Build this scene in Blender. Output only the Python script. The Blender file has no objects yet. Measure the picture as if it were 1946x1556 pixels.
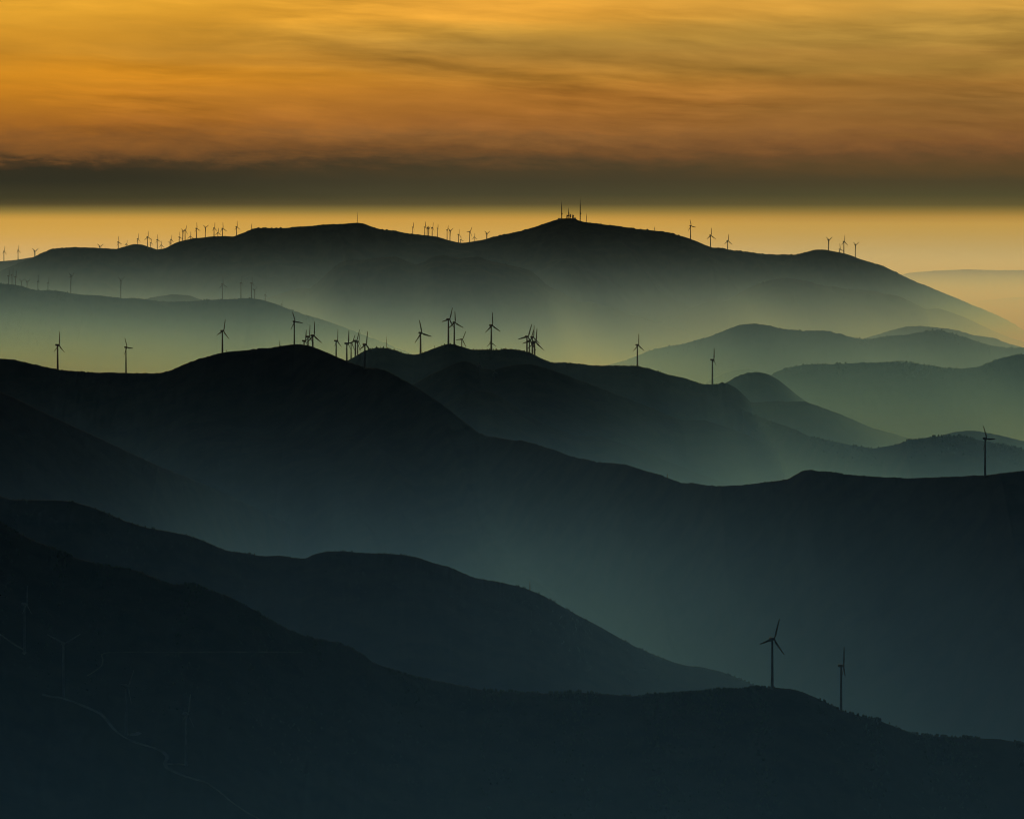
import bpy, math, random
import numpy as np
from mathutils import Vector, Matrix

SC = bpy.context.scene
COL = SC.collection
random.seed(5)
R_ = math.radians

# ------------------------------------------------------------------ camera
CAM_Z = 1200.0                      # metres above the valley floor
LENS, SENSOR = 200.0, 36.0
PW, PH = 1946.0, 1556.0             # size of the photograph, used only to read positions off it
F = PW * LENS / SENSOR
HORIZ = 390.0                       # photo row of the camera's own level
PITCH = math.atan((PH / 2 - HORIZ) / F)
cp, sp = math.cos(PITCH), math.sin(PITCH)

def at(px, py, Y):
    """World point seen at photo position (px, py) at forward distance Y."""
    r = (px - PW / 2) / F
    u = -(py - PH / 2) / F
    dx, dy, dz = r, cp + u * sp, -sp + u * cp
    k = Y / dy
    return dx * k, Y, CAM_Z + dz * k

cam_data = bpy.data.cameras.new('camera')
cam_data.lens, cam_data.sensor_width = LENS, SENSOR
cam_data.clip_start, cam_data.clip_end = 1.0, 400000.0
cam = bpy.data.objects.new('camera', cam_data)
cam.location = (0, 0, CAM_Z)
cam.rotation_euler = (math.pi / 2 - PITCH, 0, 0)
COL.objects.link(cam)
SC.camera = cam

# ------------------------------------------------------------------ helpers
def tag(o, label=None, cat=None, group=None, kind=None):
    if label: o['label'] = label
    if cat: o['category'] = cat
    if group: o['group'] = group
    if kind: o['kind'] = kind
    return o

def mesh_np(name, verts, quads=None, tris=None, smooth=True):
    me = bpy.data.meshes.new(name)
    v = np.ascontiguousarray(verts, np.float32).reshape(-1, 3)
    loops, starts, n = [], [], 0
    if quads is not None and len(quads):
        q = np.asarray(quads, np.int32).reshape(-1, 4)
        loops.append(q.ravel()); starts.append(n + 4 * np.arange(len(q))); n += 4 * len(q)
    if tris is not None and len(tris):
        t = np.asarray(tris, np.int32).reshape(-1, 3)
        loops.append(t.ravel()); starts.append(n + 3 * np.arange(len(t))); n += 3 * len(t)
    loops = np.concatenate(loops).astype(np.int32); starts = np.concatenate(starts).astype(np.int32)
    me.vertices.add(len(v)); me.vertices.foreach_set('co', v.ravel())
    me.loops.add(len(loops)); me.loops.foreach_set('vertex_index', loops)
    me.polygons.add(len(starts)); me.polygons.foreach_set('loop_start', starts)
    me.update(calc_edges=True)
    if smooth:
        me.polygons.foreach_set('use_smooth', np.ones(len(starts), bool))
    me.validate()
    return me

def link(name, me, mat, parent=None):
    o = bpy.data.objects.new(name, me)
    COL.objects.link(o)
    if mat and not me.materials: me.materials.append(mat)
    if parent: o.parent = parent
    return o

# value noise ---------------------------------------------------------------
def _hash(ix, iy, seed):
    h = (ix.astype(np.int64) * 374761393 + iy.astype(np.int64) * 668265263 + seed * 974634777) & 0x7fffffff
    h = ((h ^ (h >> 13)) * 1274126177) & 0x7fffffff
    h = (h ^ (h >> 16)) & 0xffff
    return h / 65535.0 * 2 - 1

def vnoise(x, y, seed=0):
    x, y = np.broadcast_arrays(np.asarray(x, float), np.asarray(y, float))
    ix, iy = np.floor(x), np.floor(y)
    fx, fy = x - ix, y - iy
    fx, fy = fx**3 * (fx * (fx * 6 - 15) + 10), fy**3 * (fy * (fy * 6 - 15) + 10)
    a, b = _hash(ix, iy, seed), _hash(ix + 1, iy, seed)
    c, d = _hash(ix, iy + 1, seed), _hash(ix + 1, iy + 1, seed)
    return (a + (b - a) * fx) * (1 - fy) + (c + (d - c) * fx) * fy

def fbm(x, y, octaves=4, seed=0, gain=0.5):
    s, amp = 0.0, 1.0
    for k in range(octaves):
        s = s + amp * vnoise(x * 2.03**k + 17.3 * k, y * 2.03**k + 5.1 * k, seed + k)
        amp *= gain
    return s

# ------------------------------------------------------------------ materials
class N:
    """Small node helper."""
    def __init__(self, tree): self.t = tree
    def new(self, typ, **kw):
        n = self.t.nodes.new(typ)
        for k, v in kw.items(): setattr(n, k, v)
        return n
    def put(self, sock, v):
        if isinstance(v, bpy.types.NodeSocket): self.t.links.new(v, sock)
        else: sock.default_value = v
    def m(self, op, a, b=0.0, c=None, clamp=False):
        n = self.new('ShaderNodeMath', operation=op, use_clamp=clamp)
        self.put(n.inputs[0], a); self.put(n.inputs[1], b)
        if c is not None: self.put(n.inputs[2], c)
        return n.outputs[0]
    def smooth(self, x, a, b):
        n = self.new('ShaderNodeMapRange', interpolation_type='SMOOTHSTEP')
        self.put(n.inputs['Value'], x)
        n.inputs['From Min'].default_value, n.inputs['From Max'].default_value = a, b
        return n.outputs[0]
    def ramp(self, fac, stops, interp='LINEAR'):
        n = self.new('ShaderNodeValToRGB')
        n.color_ramp.interpolation = interp
        e = n.color_ramp.elements
        while len(e) < len(stops): e.new(0.5)
        for el, (p, c) in zip(e, sorted(stops, key=lambda s: s[0])):
            el.position = p
        for el, (p, c) in zip(e, sorted(stops, key=lambda s: s[0])):
            el.color = (c[0], c[1], c[2], 1)
        self.put(n.inputs[0], fac)
        return n.outputs[0]
    def mix(self, fac, a, b):
        n = self.new('ShaderNodeMix', data_type='RGBA')
        self.put(n.inputs[0], fac); self.put(n.inputs[6], a); self.put(n.inputs[7], b)
        return n.outputs[2]
    def noise(self, vec, scale, detail=3.0, rough=0.5):
        n = self.new('ShaderNodeTexNoise')
        self.put(n.inputs['Vector'], vec)
        n.inputs['Scale'].default_value = scale
        n.inputs['Detail'].default_value = detail
        n.inputs['Roughness'].default_value = rough
        return n.outputs['Fac']

def surf(name, c0, c1, scale, rough=0.9):
    m = bpy.data.materials.new(name); m.use_nodes = True
    nt = m.node_tree; n = N(nt)
    b = nt.nodes['Principled BSDF']
    geo = n.new('ShaderNodeNewGeometry')
    f = n.noise(geo.outputs['Position'], scale, 5.0, 0.6)
    f2 = n.smooth(f, 0.35, 0.65)
    nt.links.new(n.mix(f2, (*c0, 1), (*c1, 1)), b.inputs['Base Color'])
    b.inputs['Roughness'].default_value = rough
    b.inputs['Specular IOR Level'].default_value = 0.1
    return m

M_HILL = surf('heath_hillside', (0.016, 0.019, 0.013), (0.034, 0.032, 0.022), 0.012)
M_GROUND = surf('valley_ground', (0.03, 0.035, 0.025), (0.05, 0.05, 0.035), 0.004)
M_TREE = surf('dark_foliage', (0.02, 0.03, 0.015), (0.04, 0.05, 0.025), 0.2)
M_TRUNK = surf('bark', (0.06, 0.045, 0.03), (0.09, 0.07, 0.05), 1.5)
M_ROAD = surf('gravel', (0.10, 0.095, 0.085), (0.26, 0.25, 0.22), 0.03)
M_EARTH = surf('trodden_earth', (0.04, 0.04, 0.033), (0.10, 0.095, 0.08), 0.025)
M_STEEL = surf('grey_painted_steel', (0.085, 0.09, 0.095), (0.12, 0.12, 0.12), 0.15, 0.5)
M_MAST = surf('weathered_steel', (0.12, 0.11, 0.10), (0.2, 0.19, 0.18), 0.4, 0.6)
M_WALL = surf('concrete_wall', (0.25, 0.24, 0.22), (0.34, 0.33, 0.3), 0.5)

# ------------------------------------------------------------------ hills
RIDGES = {}

class Ridge:
    """One hill: a crest line read off the photo at a real distance, with a front and a back slope of real depth."""
    def __init__(self, pts, dist, seed, kf=0.33, kb=0.36, left='fall', right='fall',
                 front=4200.0, back=3600.0, rows=72, rough=0.7, gully=45.0, step=1.2, rnd=5.0):
        pts = np.array(pts, float)
        if isinstance(dist, (int, float)): dist = [(0, dist), (1946, dist)]
        dist = np.array(dist, float)
        px = np.arange(pts[0, 0], pts[-1, 0] + step * .5, step)
        fine = np.arange(pts[0, 0] - 30, pts[-1, 0] + 30, 1.0)
        py = np.interp(fine, pts[:, 0], pts[:, 1])
        py[fine < pts[0, 0]] += (pts[0, 0] - fine[fine < pts[0, 0]]) * -(pts[1, 1] - pts[0, 1]) / (pts[1, 0] - pts[0, 0])
        g = np.exp(-0.5 * (np.arange(-12, 13) / 3.6)**2); g /= g.sum()
        py = np.convolve(np.pad(py, 12, mode='edge'), g, 'valid')
        cy = np.interp(px, fine, py)
        D = np.interp(px, dist[:, 0], dist[:, 1])
        # heath, rock and scrub along the crest
        mppx = D / F
        patch = np.clip(0.6 + 0.7 * vnoise(px / 38.0, 0 * px, seed + 70), 0.1, 1.3)      # scrubby and bare stretches
        rg = rough * (0.6 * fbm(px / 21.0, 0.0 * px, 3, seed) + 1.1 * patch * np.maximum(fbm(px / 4.2, 0 * px + 3, 3, seed + 50), -.3))
        rg = rg * D / F
        X, Y, Z = at(px, cy, D)
        d0 = max(20.0, abs(X[1] - X[0]))
        def side(x0, y0, z0, sgn, mode):
            n = 70
            t = np.cumsum(np.linspace(d0, 110.0, n))
            drop = 0.34 * np.maximum(t - (60 if mode == 'fall' else 1800), 0)
            wav = 30 * vnoise(t / 420.0, 0 * t, seed + 9) * np.minimum(t / 400.0, 1)
            return x0 + sgn * t, np.full(n, y0), z0 - drop + wav
        lx, ly, lz = side(X[0], Y[0], Z[0], -1, left)
        rx, ry, rz = side(X[-1], Y[-1], Z[-1], 1, right)
        self.X = np.concatenate([lx[::-1], X, rx])
        self.Y = np.concatenate([ly[::-1], Y, ry])
        self.Z = np.concatenate([lz[::-1], Z, rz])
        self.Zn = np.concatenate([np.zeros(len(lx)), rg, np.zeros(len(rx))])
        self.kf, self.kb, self.seed, self.gully, self.rnd = kf, kb, seed, gully, rnd
        self.front, self.back, self.rows = front, back, rows

    def h(self, X, Y):
        yc, zc = np.interp(X, self.X, self.Y), np.interp(X, self.X, self.Z)
        return self.hw(X, Y - yc, zc, np.interp(X, self.X, self.Zn))

    def hw(self, X, w, zc, zn):
        a = np.abs(w)
        zc = zc + zn * np.exp(-a / 35.0)       # the scrub along the crest does not run down the slope
        k = np.where(w < 0, self.kf, self.kb)
        # a deep slope steepens, and its shape forgets the small bumps of the crest
        fall = k * (np.sqrt(w * w + self.rnd**2) - self.rnd)
        s = np.clip(a / 650.0, 0, 1); s = s * s * (3 - 2 * s)
        n = fbm(X / 520.0 + 0.35 * w / 520.0, w / 900.0, 4, self.seed + 20)
        r = 1 - 2 * np.abs(vnoise(X / 380.0 + 0.2 * w / 380.0, w / 1500.0, self.seed + 30))
        s2 = np.clip(a / 40.0, 0, 1)
        return zc - fall + s * self.gully * (0.8 * n - 0.7 + 0.7 * r) + 1.4 * s2 * fbm(X / 24.0, w / 24.0, 2, self.seed + 40)

    def mesh(self, name):
        tf = np.linspace(0, 1, self.rows)[1:]
        wf = -(self.front) * tf**1.9
        tb = np.linspace(0, 1, 20)[1:]
        wb = self.back * tb**1.7
        w = np.concatenate([wf[::-1], [0.0], wb])
        W, X = np.meshgrid(w, self.X, indexing='ij')
        yc = np.broadcast_to(self.Y, X.shape); zc = np.broadcast_to(self.Z, X.shape)
        Z = np.maximum(self.hw(X, W, zc, np.broadcast_to(self.Zn, X.shape)), -25.0)
        V = np.stack([X, yc + W, Z], -1).reshape(-1, 3)
        nr, nc = X.shape
        i = (np.arange(nr - 1)[:, None] * nc + np.arange(nc - 1)[None, :]).ravel()
        q = np.stack([i, i + 1, i + nc + 1, i + nc], -1)
        return mesh_np(name, V, quads=q)

    def hit(self, px, py):
        """Where the line of sight through (px, py) meets this hill."""
        ylo = max(np.min(self.Y) - self.front, 1500.0)
        y = np.arange(ylo, np.max(self.Y) + 400, 25.0)
        for step in (1.0, None):
            x, _, z = at(px, py, y)
            d = z - self.h(x, y)
            k = np.nonzero(d <= 0)[0]
            if not len(k): return None
            k = k[0]
            if step is None or k == 0: break
            y = np.linspace(y[k - 1], y[k], 27)
        x, _, z = at(px, py, y[k])
        return x, float(y[k]), float(self.h(np.array([x]), np.array([y[k]]))[0])

def hill(key, label, pts, dist, seed, **kw):
    r = Ridge(pts, dist, seed, **kw)
    RIDGES[key] = r
    o = link('hill', r.mesh('hill'), M_HILL)
    tag(o, label, 'hill', 'hills', 'structure')
    return r

hill('veil', 'faintest pale hill beyond the far ridge at the right edge',
     [(1640, 545), (1690, 530), (1724, 519), (1770, 515), (1840, 512), (1900, 514), (1960, 513), (2060, 505)], 47000, 11, right='flat', rough=.3)
hill('veil_low', 'faint low rise under the palest hill at the right edge',
     [(1760, 606), (1800, 588), (1850, 573), (1900, 567), (1960, 564), (2060, 560)], 40000, 12, right='flat', rough=.3)
hill('far_left', 'hazy hill end showing left behind the far ridge',
     [(-120, 505), (-20, 499), (0, 497), (30, 494), (70, 488), (110, 482), (200, 490), (300, 500)], 34500, 13, left='flat')
hill('far_knoll', 'small knoll behind the left shoulder of the far ridge',
     [(190, 485), (225, 472), (240, 468), (252, 464), (268, 464), (280, 468), (295, 473), (330, 490)], 32800, 14)
hill('far', 'long far ridge below the glowing sky with two summits',
     [(-140, 580), (-60, 542), (0, 516), (20, 507), (45, 496), (70, 485), (100, 473), (110, 471), (140, 470), (180, 471), (225, 473), (265, 473), (300, 474),
      (312, 472), (330, 463), (345, 458), (365, 453), (380, 452), (400, 450), (430, 449), (445, 450), (455, 445), (470, 439), (485, 434), (500, 433),
      (540, 433), (580, 430), (620, 427), (640, 426), (670, 424), (680, 423), (690, 425), (705, 430), (715, 434), (740, 437), (760, 441), (785, 445),
      (810, 448), (830, 450), (850, 456), (870, 461), (885, 461), (900, 458), (920, 456), (940, 449), (960, 445), (985, 440), (1010, 434), (1030, 427),
      (1050, 420), (1065, 416), (1090, 416), (1102, 420), (1120, 423), (1150, 427), (1180, 431), (1210, 435), (1240, 437), (1260, 440), (1280, 445),
      (1300, 450), (1320, 457), (1340, 466), (1355, 471), (1380, 473), (1400, 477), (1430, 480), (1460, 483), (1490, 484), (1515, 483), (1530, 479),
      (1545, 475), (1570, 475), (1590, 478), (1607, 482), (1625, 489), (1650, 497), (1675, 504), (1690, 511), (1710, 521), (1740, 535), (1770, 547),
      (1800, 559), (1830, 572), (1860, 584), (1890, 597), (1920, 612), (1946, 628), (2040, 670)], 31000, 15, front=4600, rough=1.0, gully=115, rows=110)
hill('far_spur', 'hazy double-topped spur in front of the far ridge',
     [(590, 548), (620, 522), (640, 503), (660, 493), (690, 495), (720, 489), (750, 488), (770, 495), (790, 503), (805, 498), (820, 489), (840, 486), (860, 487),
      (875, 491), (895, 490), (910, 488), (930, 495), (960, 502), (990, 508), (1010, 515), (1025, 528), (1040, 542), (1065, 555), (1100, 575)], 28150, 16, rough=1.4, kf=.3)
hill('far_fold', 'faint low fold in the mist on the right flank of the far ridge',
     [(1380, 572), (1420, 548), (1455, 534), (1490, 528), (1520, 531), (1560, 541), (1607, 549), (1640, 551), (1675, 556), (1708, 563), (1760, 588)], 29000, 35, rough=1.2, kf=.3)
hill('pale_knoll', 'pale low knoll just behind the hazy left ridge',
     [(250, 580), (270, 570), (300, 563), (330, 559), (360, 562), (385, 570), (420, 584)], 26500, 17)
hill('haze_left', 'hazy grey green ridge with thin turbines, left in the mist',
     [(-140, 530), (-20, 538), (0, 539), (25, 541), (45, 545), (60, 550), (80, 552), (110, 553), (140, 558), (170, 561), (200, 563), (235, 567), (270, 568),
      (300, 572), (330, 574), (365, 572), (400, 570), (430, 569), (460, 567), (480, 566), (500, 570), (525, 578), (550, 588), (580, 598), (610, 607),
      (640, 617), (670, 628), (700, 640), (740, 655), (800, 680)], 24000, 18, left='flat', rough=.9)
hill('right_back', 'rounded hazy hill behind the grey right hand hills',
     [(1600, 660), (1640, 644), (1680, 632), (1720, 621), (1750, 620), (1790, 623), (1820, 628), (1850, 637), (1890, 643), (1910, 651), (1940, 659), (2000, 680)], 25500, 19)
hill('right_grey', 'broad grey green hill with two tops right of the misty valley',
     [(1090, 715), (1150, 695), (1190, 684), (1210, 676), (1240, 665), (1270, 658), (1300, 653), (1340, 642), (1370, 631), (1390, 622), (1410, 617),
      (1435, 615), (1460, 618), (1490, 626), (1530, 629), (1570, 628), (1590, 633), (1620, 641), (1645, 645), (1670, 641), (1720, 636), (1770, 628),
      (1790, 628), (1820, 637), (1860, 650), (1880, 656), (1910, 661), (1946, 660), (2040, 668)], 23000, 20, right='flat', rough=1.0)
hill('pale_mound', 'pale mound in the mist behind the small round hill',
     [(1340, 728), (1370, 712), (1400, 703), (1425, 700), (1450, 708), (1480, 718), (1520, 735)], 21800, 21)
hill('right_wooded', 'grey wooded hill below the two topped right hand hill',
     [(1420, 735), (1470, 710), (1490, 700), (1520, 694), (1560, 691), (1600, 692), (1640, 689), (1680, 688), (1720, 688), (1760, 694), (1800, 700),
      (1830, 700), (1860, 698), (1880, 690), (1900, 681), (1925, 675), (1960, 671), (2040, 668)], 20500, 22, right='flat', rough=1.1)
hill('round', 'small round hill beside the lone right hand turbine',
     [(1320, 760), (1350, 741), (1380, 727), (1400, 715), (1420, 708), (1440, 707), (1460, 711), (1480, 722), (1500, 738), (1520, 755), (1540, 768), (1580, 792), (1620, 815)], 19200, 24)
hill('round_low', 'low flat topped hill in front of the small round hill',
     [(1380, 775), (1420, 764), (1450, 764), (1480, 762), (1510, 763), (1530, 762), (1550, 770), (1590, 785), (1620, 797), (1650, 810), (1690, 822), (1720, 830), (1770, 848), (1830, 870)], 18500, 25, rough=.9)
hill('mid', 'dark middle ridge carrying the crowded turbines',
     [(610, 715), (660, 685), (680, 674), (700, 664), (715, 660), (735, 661), (755, 667), (770, 673), (785, 675), (800, 672), (815, 666), (835, 658),
      (850, 653), (865, 655), (880, 660), (895, 664), (930, 665), (960, 663), (985, 665), (1005, 670), (1020, 677), (1035, 684), (1050, 689), (1070, 688),
      (1100, 691), (1130, 694), (1170, 694), (1215, 695), (1240, 702), (1270, 712), (1300, 718), (1320, 725), (1340, 731), (1360, 731), (1372, 727),
      (1385, 729), (1400, 738), (1415, 752), (1430, 768), (1460, 792), (1500, 815)], 18500, 26, rough=1.1, gully=75)
hill('mid_spur', 'dark pointed spur in front of the middle ridge',
     [(730, 765), (760, 745), (780, 733), (810, 716), (840, 702), (865, 690), (885, 685), (900, 692), (915, 700), (935, 703), (960, 697), (985, 692),
      (1010, 692), (1040, 700), (1100, 722), (1200, 760), (1300, 800)], 17700, 27)
hill('mid_foot', 'low rounded foothill under the middle ridge',
     [(800, 800), (840, 770), (880, 750), (910, 743), (940, 748), (970, 765), (1000, 788), (1040, 808), (1100, 830)], 17100, 28)
hill('right_behind', 'hazy hill top behind the lone tall turbine at the right',
     [(1740, 850), (1780, 832), (1810, 821), (1850, 818), (1890, 825), (1946, 838), (2040, 860)], 17600, 29)
hill('right_low', 'long hazy hill dipping and rising behind the front right ridge',
     [(1396, 776), (1430, 787), (1460, 798), (1500, 812), (1540, 829), (1580, 838), (1620, 846), (1660, 852), (1700, 845),
      (1730, 836), (1760, 832), (1795, 828), (1830, 829), (1870, 838), (1910, 846), (1946, 853), (2040, 868)], [(1396, 18400), (1500, 17700), (1620, 16900), (1720, 16300)], 30, rough=1.1)
hill('black', 'near black ridge falling from the left hilltop to the right hand turbine',
     [(-140, 668), (-20, 678), (0, 681), (30, 684), (50, 689), (80, 696), (110, 702), (150, 706), (200, 708), (240, 709), (300, 709), (320, 705),
      (340, 697), (360, 688), (385, 680), (410, 673), (440, 668), (470, 665), (500, 661), (520, 660), (545, 656), (560, 654), (580, 655), (600, 661),
      (620, 669), (645, 680), (670, 690), (695, 699), (720, 701), (740, 707), (760, 718), (790, 735), (820, 754), (850, 776), (870, 792), (890, 806),
      (900, 815), (912, 824), (930, 829), (960, 834), (1000, 839), (1025, 846), (1050, 854), (1075, 864), (1110, 873), (1140, 879), (1170, 880),
      (1190, 882), (1220, 893), (1250, 900), (1270, 908), (1295, 918), (1320, 918), (1360, 924), (1380, 923), (1420, 921), (1450, 917), (1480, 913),
      (1500, 909), (1515, 900), (1530, 893), (1545, 893), (1570, 896), (1590, 897), (1605, 901), (1640, 904), (1680, 907), (1730, 908), (1780, 907),
      (1830, 904), (1876, 902), (1910, 898), (1946, 895), (2060, 880)],
     [(0, 16400), (560, 16000), (900, 14600), (1370, 12400), (1900, 11300)], 31, left='flat', right='flat', rough=1.0, gully=75)
hill('left_spur', 'dark spur sloping down from the left edge into the mist',
     [(-140, 690), (-20, 735), (0, 745), (40, 762), (75, 780), (110, 797), (150, 815), (200, 838), (250, 862), (300, 885), (350, 905), (390, 921),
      (430, 938), (480, 962), (560, 1000), (660, 1050)], [(0, 13000), (300, 13300), (480, 14100), (660, 15200)], 32, left='flat', rough=.5, gully=25)
hill('second', 'long dark slope behind the nearest hill with a flat topped knob',
     [(-140, 920), (-20, 938), (0, 942), (20, 949), (60, 950), (100, 950), (140, 953), (170, 962), (200, 973), (240, 991), (280, 1003), (320, 1010),
      (350, 1015), (380, 1025), (410, 1038), (430, 1046), (470, 1051), (500, 1057), (530, 1055), (560, 1060), (580, 1061), (600, 1052), (620, 1048),
      (650, 1047), (670, 1049), (700, 1051), (730, 1051), (760, 1054), (790, 1058), (820, 1068), (850, 1076), (870, 1084), (900, 1097), (930, 1103),
      (960, 1108), (1000, 1118), (1030, 1130), (1060, 1147), (1100, 1170), (1150, 1196), (1200, 1225), (1240, 1243), (1280, 1258), (1310, 1265),
      (1340, 1268), (1370, 1276), (1400, 1287), (1430, 1300), (1470, 1318), (1520, 1342), (1600, 1385)], 9900, 33, left='flat', rough=.7)
hill('near', 'nearest dark hill with winding track and turbines on its slope',
     [(-140, 930), (-20, 982), (0, 992), (30, 1010), (60, 1025), (100, 1042), (150, 1063), (200, 1075), (240, 1080), (270, 1088), (310, 1105), (330, 1111),
      (370, 1112), (400, 1122), (430, 1131), (460, 1147), (490, 1163), (530, 1188), (570, 1205), (600, 1215), (640, 1220), (665, 1230), (690, 1245),
      (705, 1257), (740, 1270), (780, 1284), (830, 1294), (880, 1303), (920, 1311), (960, 1314), (1000, 1316), (1060, 1317), (1120, 1317), (1180, 1321),
      (1220, 1323), (1260, 1320), (1300, 1316), (1350, 1313), (1390, 1309), (1430, 1308), (1470, 1306), (1500, 1308), (1530, 1316), (1560, 1330),
      (1600, 1350), (1640, 1362), (1680, 1372), (1720, 1388), (1750, 1397), (1800, 1400), (1860, 1402), (1900, 1404), (1930, 1409), (1946, 1413),
      (2060, 1440)], 8200, 34, left='flat', right='flat', front=3600, rows=200, rough=.9, gully=22, kf=.36)

# the valley floor all the hills stand on
def disc(name, rad, z, mat):
    n = 96
    rings = [0, 2000, 8000, 20000, 45000, rad]
    V, Q, T = [(0, 0, z)], [], []
    for r in rings[1:]:
        for k in range(n):
            a = 2 * math.pi * k / n
            V.append((r * math.cos(a), r * math.sin(a), z))
    for k in range(n): T.append((0, 1 + k, 1 + (k + 1) % n))
    for j in range(len(rings) - 2):
        o = 1 + j * n
        for k in range(n):
            Q.append((o + k, o + n + k, o + n + (k + 1) % n, o + (k + 1) % n))
    return link(name, mesh_np(name, V, quads=Q, tris=T), mat)
tag(disc('ground', 90000.0, 0.0, M_GROUND), 'valley floor under the mist', 'ground', None, 'structure')

# ------------------------------------------------------------------ vegetation along the crests
def blob_forest(key, label, n, hgt, ranges, wr, seed):
    """Many small conifer and scrub crowns on one hill, one mass."""
    r = RIDGES[key]
    rng = np.random.default_rng(seed)
    px = np.concatenate([rng.uniform(a, b, int(n * f)) for a, b, f in ranges])
    keep = vnoise(px / 17.0, 0 * px + .5, seed) > -0.35
    px = px[keep]
    D = np.interp(px, [0, 1946], [np.mean(r.Y)] * 2)
    w = -wr * rng.uniform(0, 1, len(px))**2.2 + 6
    X = (px - PW / 2) / F * D
    Y = np.interp(X, r.X, r.Y) + w
    Z = r.h(X, Y)
    H = hgt * rng.uniform(.45, 1.15, len(px)) * (0.75 + 0.5 * vnoise(px / 40.0, 0 * px, seed + 3))
    k = 7
    ang = np.arange(k) * 2 * math.pi / k
    prof = [(0.10, -0.05), (0.34, 0.12), (0.30, 0.45), (0.17, 0.75)]
    V, Q, T, base = [], [], [], 0
    jit = rng.uniform(.7, 1.3, (len(px), len(prof), k))
    ring = np.stack([np.cos(ang), np.sin(ang)], -1)
    nv = len(prof) * k + 1
    allv = np.zeros((len(px), nv, 3))
    for j, (rad, zz) in enumerate(prof):
        rr = rad * H[:, None] * jit[:, j]
        allv[:, j * k:(j + 1) * k, 0] = X[:, None] + rr * ring[:, 0]
        allv[:, j * k:(j + 1) * k, 1] = Y[:, None] + rr * ring[:, 1]
        allv[:, j * k:(j + 1) * k, 2] = (Z + H * zz)[:, None]
    allv[:, -1] = np.stack([X, Y, Z + H], -1)
    off = np.arange(len(px)) * nv
    for j in range(len(prof) - 1):
        for i in range(k):
            a, b = j * k + i, j * k + (i + 1) % k
            Q.append(np.stack([off + a, off + b, off + b + k, off + a + k], -1))
    for i in range(k):
        j = (len(prof) - 1) * k
        T.append(np.stack([off + j + i, off + j + (i + 1) % k, off + nv - 1], -1))
    me = mesh_np('woodland', allv.reshape(-1, 3), quads=np.concatenate(Q), tris=np.concatenate(T), smooth=False)
    tag(link('woodland', me, M_TREE), label, 'woodland', None, 'stuff')

blob_forest('near', 'scattered scrub and low trees over the nearest dark hill', 9000, 4.6,
            [(1180, 1480, .30), (1640, 1800, .07), (1800, 2000, .1), (700, 1180, .18), (-60, 700, .25), (1480, 1640, .03)], 420, 3)
blob_forest('second', 'low trees along the long dark slope behind the nearest hill', 1500, 3.2, [(-60, 1500, 1.0)], 250, 4)
blob_forest('right_wooded', 'trees along the crest of the grey wooded hill', 600, 7.0, [(1470, 1960, 1.0)], 160, 5)
blob_forest('right_low', 'trees along the long hazy hill behind the front right ridge', 700, 6.5, [(1440, 1960, 1.0)], 160, 6)
blob_forest('haze_left', 'trees along the hazy left ridge', 500, 5.5, [(-40, 640, 1.0)], 120, 7)
blob_forest('right_grey', 'trees along the broad two topped grey hill', 500, 6.5, [(1180, 1960, 1.0)], 120, 8)
blob_forest('mid', 'trees and scrub along the dark middle ridge', 500, 4.5, [(690, 1340, 1.0)], 120, 9)

# ------------------------------------------------------------------ wind turbines
def lathe(profile, n=16, axis='Z'):
    V, Q = [], []
    for r, z in profile:
        for k in range(n):
            a = 2 * math.pi * k / n
            c, s = r * math.cos(a), r * math.sin(a)
            V.append((c, s, z) if axis == 'Z' else (c, z, s))
    m = len(profile)
    for j in range(m - 1):
        for k in range(n):
            Q.append((j * n + k, j * n + (k + 1) % n, (j + 1) * n + (k + 1) % n, (j + 1) * n + k))
    return V, Q

def tower_mesh():
    prof = [(0.01, 0), (3.1, 0), (3.1, .006), (2.55, .008)]
    for k in range(1, 11):
        t = k / 10
        r = 2.5 - 1.0 * t
        prof += [(r, t * .985)]
        if k in (3, 6): prof += [(r + .07, t * .985 + .001), (r + .07, t * .985 + .005), (r, t * .985 + .006)]
    prof += [(1.7, .986), (1.7, 1.0), (0.01, 1.0)]
    V, Q = lathe(prof, 20)
    return mesh_np('tower', V, quads=Q)

def nacelle_mesh():
    # rounded box, long along Y, the rotor end at -Y
    secs = [(-3.4, .55), (-3.0, .88), (-1.5, 1.0), (3.0, 1.0), (6.3, .9), (7.0, .6)]
    n = 16; V, Q, T = [], [], []
    for y, s in secs:
        for k in range(n):
            a = 2 * math.pi * k / n
            c, q = math.cos(a), math.sin(a)
            e = 0.45
            x = math.copysign(abs(c)**e, c) * 2.1 * s; z = math.copysign(abs(q)**e, q) * 2.2 * s
            V.append((x, y, z + 1.7))
    for j in range(len(secs) - 1):
        for k in range(n):
            Q.append((j * n + k, j * n + (k + 1) % n, (j + 1) * n + (k + 1) % n, (j + 1) * n + k))
    V += [(0, -3.4, 1.7), (0, 7.0, 1.7)]
    a, b = len(V) - 2, len(V) - 1
    o = (len(secs) - 1) * n
    for k in range(n):
        T.append((a, (k + 1) % n, k)); T.append((b, o + k, o + (k + 1) % n))
    # wind vane mast on the roof
    m = len(V)
    for z in (3.8, 6.0):
        for dx, dy in ((-.12, -.12), (.12, -.12), (.12, .12), (-.12, .12)): V.append((dx, 5 + dy, z))
    for k in range(4): Q.append((m + k, m + (k + 1) % 4, m + 4 + (k + 1) % 4, m + 4 + k))
    Q.append((m + 4, m + 5, m + 6, m + 7))
    return mesh_np('nacelle', V, quads=Q, tris=T)

def hub_mesh():
    V, Q = lathe([(0.02, -2.6), (.8, -2.3), (1.5, -1.5), (1.85, -.3), (1.85, 1.1), (1.3, 1.6), (0.02, 1.7)], 16, 'Y')
    return mesh_np('rotor', V, quads=[q[::-1] for q in Q])

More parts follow.
